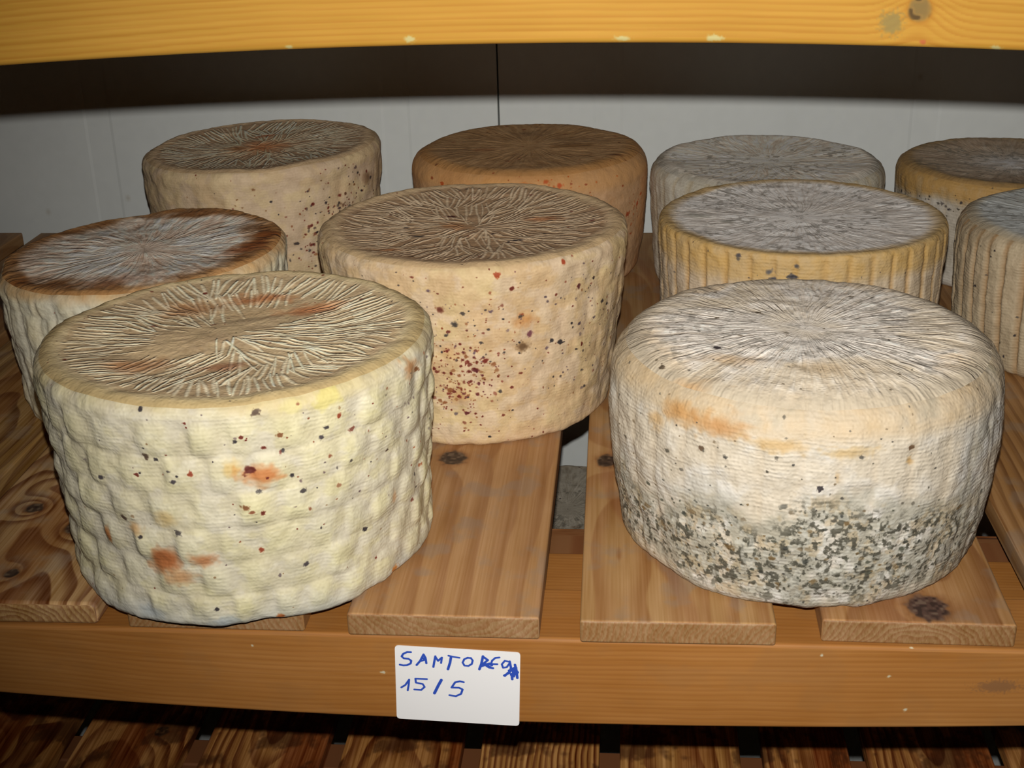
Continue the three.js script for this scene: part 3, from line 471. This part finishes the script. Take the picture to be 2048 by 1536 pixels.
// second row right
cheese('cheese_wheel', { ...greySide, x: 0.1191, z: -0.3277, R: 0.0985, H: 0.1225, Rb: 0.094, k: 7, m: [0.83, 0.88, 1.0], fine: 1, rt: 0.004, dip: 0.003, band: 0.0014, bandK: 0.7, bandC: [206, 150, 80], base: [226, 192, 142], base2: [220, 188, 142], rimC: [222, 168, 84], rimV: 0.8, rimK: 0.7, bw: 0.0165, lump: 0.0025,
  marks: [[0.442, 0.9, 2.4, [92, 84, 76], 1.4, 0.8], [0.497, 0.94, 2.2, [80, 74, 70], 1, 0.8], [0.49, 0.88, 2.2, [58, 54, 58], 1.8, 0.6], [0.373, 0.97, 2.0, [70, 62, 62], 1.2, 0.8], [0.45, 0.86, 1.8, [80, 74, 76], 1.6, 0.8]],
  top: { ...greyTop, m: [1.26, 1.28, 1.34], marks: [[-0.72, 0.1, 7, [120, 120, 108], 2, 0.9, 0.5], [-0.5, 0.2, 5, [100, 96, 84], 1.5, 0.9, 0.5]], rimC: [168, 140, 96], rimR: 0.95 } }, 'second cheese wheel on the right, flat grey top over a banded ochre side');
// front right: white and mouldy
cheese('cheese_wheel', { x: 0.0959, z: -0.1045, R: 0.1035, H: 0.1195, Rb: 0.097, k: 8, m: [0.87, 0.88, 0.9], fine: 1, rt: 0.021, rb: 0.009, bulge: 0.004, dip: -0.001, band: 0.0005, bw: 0.02, bandK: 0.2, rimC: [208, 172, 120], rimV: 0.8, rimK: 0.5, edgeC: [220, 202, 172], bandC: [206, 178, 138], lump: 0.0034, rough: 0.0016, flare: 0.8,
  base: [222, 206, 180], base2: [230, 222, 208], fluff: [238, 232, 222], thread: 0.9, grain: 16, mott: 26, sideBump: 0.0007,
  mould: (u, v) => 1.1 * exp(-pow((u - 0.38) / 0.09, 2) - pow((v - 0.29) / 0.14, 2)) + 0.85 * exp(-pow((u - 0.53) / 0.09, 2) - pow((v - 0.46) / 0.16, 2)) + 1.1 * exp(-pow((u - 0.7) / 0.1, 2) - pow((v - 0.33) / 0.17, 2)) + 0.65 * exp(-pow((v - 0.2) / 0.13, 2)) + 0.25 * sstep(0.6, 0.3, v) + 0.2 * sstep(0.3, 0.1, u),
  marks: [[0.303, 0.87, 8, [208, 146, 76], 2, 0.9, 0.75], [0.38, 0.86, 7, [198, 136, 72], 2.6, 0.9, 0.75], [0.47, 0.82, 5, [214, 170, 104], 4, 0.9, 0.7], [0.57, 0.80, 4, [216, 176, 110], 4, 0.9, 0.6], [0.26, 0.8, 6, [214, 164, 98], 1.6, 0.9, 0.6], [0.353, 0.74, 1.7, [96, 72, 50]], [0.536, 0.638, 1.7, BLK], [0.67, 0.8, 1.9, [110, 80, 52]], [0.67, 0.74, 3, [200, 150, 80], 0.8, 0.9, 0.7], [0.56, 0.69, 3, [206, 168, 116], 0.5, 0.9, 0.6]],
  scatter: [[180, 0, 0, 2, 2, [[92, 84, 70], [120, 100, 72], [66, 62, 56]], 0.5, 1.5], [150, 0.5, 0.3, 0.3, 0.2, [[80, 80, 64], [60, 60, 52], [130, 104, 66]], 0.6, 2]],
  top: { ...greyTop, m: [1.16, 1.18, 1.22], base: [200, 184, 158], base2: [214, 204, 190], streak: 0.5, groove: [172, 148, 116], ridge: [236, 226, 212], sk: 40, bump: 0.0013, hyphae: 0.3, rimC: [206, 172, 124], rimR: 0.82, rimK: 0.45, rimN: 0.7, grain: 18,
    marks: [[-0.43, 0.36, 2, BLK], [-0.69, 0.58, 2, [80, 66, 50]], [-0.58, 0.78, 10, [206, 148, 84], 2, 0.9, 0.5], [-0.36, 0.5, 9, [206, 158, 100], 2, 0.9, 0.4], [0.03, 0.2, 14, [236, 230, 222], 1.4, 0.9, 0.4], [-0.3, -0.1, 16, [232, 224, 212], 1.4, 0.9, 0.35], [0.1, 0.55, 10, [206, 172, 124], 2.4, 0.9, 0.4]],
    scatter: [[80, [[92, 78, 60], [70, 62, 52]], 0.5, 1.6]] } }, 'round shouldered white cheese wheel at the front right, lower side blotched with grey mould');
// left, behind the first
cheese('cheese_wheel', { x: -0.3444, z: -0.2932, R: 0.1, H: 0.1095, Rb: 0.0935, k: 9, m: [1.1, 1.15, 1.18], rt: 0.008, rb: 0.005, dip: 0.002, pad: 0.0024, pw: 0.026, ph: 0.03, padK: 0.2, gapK: 0.3, band: 0.001, bandK: 0.2, bandC: [180, 160, 140], lump: 0.004, tilt: 0.04, fine: 1,
  base: [214, 196, 166], base2: [222, 200, 160], padC: [224, 204, 166], gapC: [176, 172, 164], thread: 0.4, rimC: [186, 132, 78], rimV: 0.9, rimK: 0.6,
  marks: [[0.6, 0.92, 4, [206, 110, 60], 2, 0.9, 0.7], [0.7, 0.6, 8, [206, 160, 104], 1, 0.9, 0.5]], scatter: [[30, 0, 0, 2, 2, [[150, 100, 70], RED], 0.5, 1.2]],
  top: { m: [1.3, 1.36, 1.42], base: [190, 166, 144], base2: [206, 190, 172], streak: 0.65, groove: [140, 96, 66], ridge: [226, 214, 198], sk: 20, bump: 0.0018, rimC: [112, 70, 36], rimR: 0.76, rimK: 0.95, rimN: 0.65, mott: 48,
    marks: [[0.84, 0.14, 12, [122, 64, 20], 1.4, 0.9, 0.9], [0.64, 0.4, 11, [168, 92, 46], 1.6, 0.9, 0.7], [0.75, 0.3, 10, [132, 70, 26], 1.5, 0.9, 0.8], [-0.85, 0.4, 9, [126, 70, 24], 1.4, 0.9, 0.7], [-0.2, 0.7, 14, [196, 140, 108], 2, 0.9, 0.45]] } }, 'cheese wheel at the left edge with a rusty orange rim and whitish top');
// right edge
cheese('cheese_wheel', { ...greySide, x: 0.345, z: -0.392, R: 0.0985, H: 0.1025, Rb: 0.094, k: 10, m: [0.88, 0.88, 0.86], fine: 1, rt: 0.014, rb: 0.008, bulge: 0.002, dip: 0.002, band: 0.0026, bandK: 0.65, bw: 0.015, bandC: [166, 122, 76], base: [204, 184, 154], base2: [196, 174, 144], slant: 0.5,
  top: { ...greyTop, m: [1.15, 1.22, 1.3], rimC: [168, 150, 120] } }, 'cheese wheel cut by the right edge of the photo, side in vertical grey bands');
// down on the shelf below, seen through the gap between two slats
cheese('cheese_wheel', { ...greySide, x: -0.06, z: -0.585, y: -0.37, R: 0.1, H: 0.118, Rb: 0.094, k: 11, m: [1, 1, 1], rt: 0.01, dip: 0.002,
  top: { ...greyTop, m: [1, 1, 1], base: [176, 166, 148], base2: [184, 174, 156], sk: 30, marks: [[0, 0.78, 22, [112, 74, 48], 2, 0.7, 0.9], [0.1, 0.5, 12, [120, 82, 56], 1, 0.7, 0.7]], scatter: [[60, [BLK, [90, 70, 50]], 0.5, 1.2]] } }, 'grey cheese wheel on the lowest shelf, glimpsed through the gap between two slats');

// ------------------------------------------------------------------ the paper tag on the front rail
{
  const w = 0.0668, h = 0.0472, cw = 1020, ch = 720, cv = document.createElement('canvas'); cv.width = cw; cv.height = ch;
  const g = cv.getContext('2d'); g.fillStyle = '#e6e4e4'; g.fillRect(0, 0, cw, ch);
  const X = (a, b) => ((a - 150 - (b - 160) * 0.035) / 1700) * cw, Y = (a, b) => ((b - 158 - (a - 135) * 0.071) / 985) * ch;
  g.strokeStyle = '#2348b0'; g.lineCap = 'round'; g.lineJoin = 'round';
  const line = (wd, pts) => { g.lineWidth = wd; g.beginPath(); pts.forEach(([a, b], i) => (i ? g.lineTo(X(a, b), Y(a, b)) : g.moveTo(X(a, b), Y(a, b)))); g.stroke(); };
  line(18, [[372, 252], [320, 250], [268, 272], [246, 306], [275, 332], [340, 340], [378, 366], [370, 402], [320, 424], [270, 426], [222, 416]]);           // S
  line(19, [[452, 424], [500, 370], [545, 285], [572, 330], [585, 402]]); line(16, [[498, 376], [580, 352]]); line(22, [[530, 330], [560, 345]]);                 // A
  line(19, [[682, 452], [692, 390], [706, 312]]); line(18, [[706, 318], [744, 372], [796, 330]]); line(17, [[796, 330], [786, 402]]);                            // H/M
  line(16, [[884, 306], [950, 322], [1035, 336]]); line(22, [[920, 322], [908, 400], [882, 486]]);                                                              // T
  line(17, [[1150, 336], [1100, 356], [1080, 400], [1105, 440], [1160, 446], [1205, 420], [1215, 375], [1190, 342], [1140, 338]]);                                // O
  line(22, [[1310, 492], [1335, 420], [1352, 322]]); line(20, [[1352, 325], [1420, 372], [1362, 420], [1440, 470], [1495, 480]]); line(24, [[1330, 450], [1400, 430], [1450, 420], [1475, 440]]); line(17, [[1575, 340], [1520, 345], [1478, 380], [1466, 425], [1550, 428]]); line(16, [[1420, 440], [1480, 478]]);   // RE, blotted
  line(17, [[1700, 396], [1650, 385], [1612, 430], [1630, 476], [1680, 470], [1715, 420], [1718, 392]]); line(20, [[1718, 400], [1738, 480], [1720, 545], [1650, 580]]);   // g
  line(30, [[1720, 520], [1800, 480], [1800, 560], [1750, 570], [1825, 540]]); line(22, [[1790, 440], [1815, 520], [1830, 615]]); line(22, [[1752, 560], [1762, 630]]); line(20, [[1700, 545], [1660, 585]]); line(26, [[1770, 500], [1780, 590]]);   // A, blotted
  line(17, [[245, 722], [300, 690], [352, 618], [346, 690], [334, 762]]);                                                                                       // 1
  line(17, [[596, 614], [438, 606], [446, 660], [540, 680], [566, 720], [520, 760], [425, 752]]);                                                                // 5
  line(25, [[795, 630], [756, 700], [704, 806]]);                                                                                                               // /
  line(18, [[1102, 662], [1050, 650], [985, 662], [938, 732], [1040, 736], [1090, 760], [1070, 820], [1000, 850], [912, 836]]);                                     // 5
  const tex = new THREE.CanvasTexture(cv); tex.colorSpace = THREE.SRGBColorSpace; tex.anisotropy = 8;
  const sh = new THREE.Shape(), r = 0.0022; 
  sh.moveTo(-w / 2 + r, -h / 2); sh.lineTo(w / 2 - r, -h / 2); sh.quadraticCurveTo(w / 2, -h / 2, w / 2, -h / 2 + r); sh.lineTo(w / 2, h / 2 - r); sh.quadraticCurveTo(w / 2, h / 2, w / 2 - r, h / 2); sh.lineTo(-w / 2 + r, h / 2); sh.quadraticCurveTo(-w / 2, h / 2, -w / 2, h / 2 - r); sh.lineTo(-w / 2, -h / 2 + r); sh.quadraticCurveTo(-w / 2, -h / 2, -w / 2 + r, -h / 2);
  const geo = new THREE.ExtrudeGeometry(sh, { depth: 0.0004, bevelEnabled: false, curveSegments: 6 });
  const p = geo.attributes.position, uv = geo.attributes.uv; for (let i = 0; i < p.count; i++) uv.setXY(i, p.getX(i) / w + 0.5, p.getY(i) / h + 0.5);
  const m = mesh('paper_tag', geo, new THREE.MeshStandardMaterial({ map: tex, roughness: 0.7 }), scene);
  m.position.set(-0.0901, -0.0445, 0.0021); m.rotation.z = -0.038;
  tag(m, 'white paper tag with blue handwriting stuck on the front rail', 'label');
}

renderer.render(scene, camera);
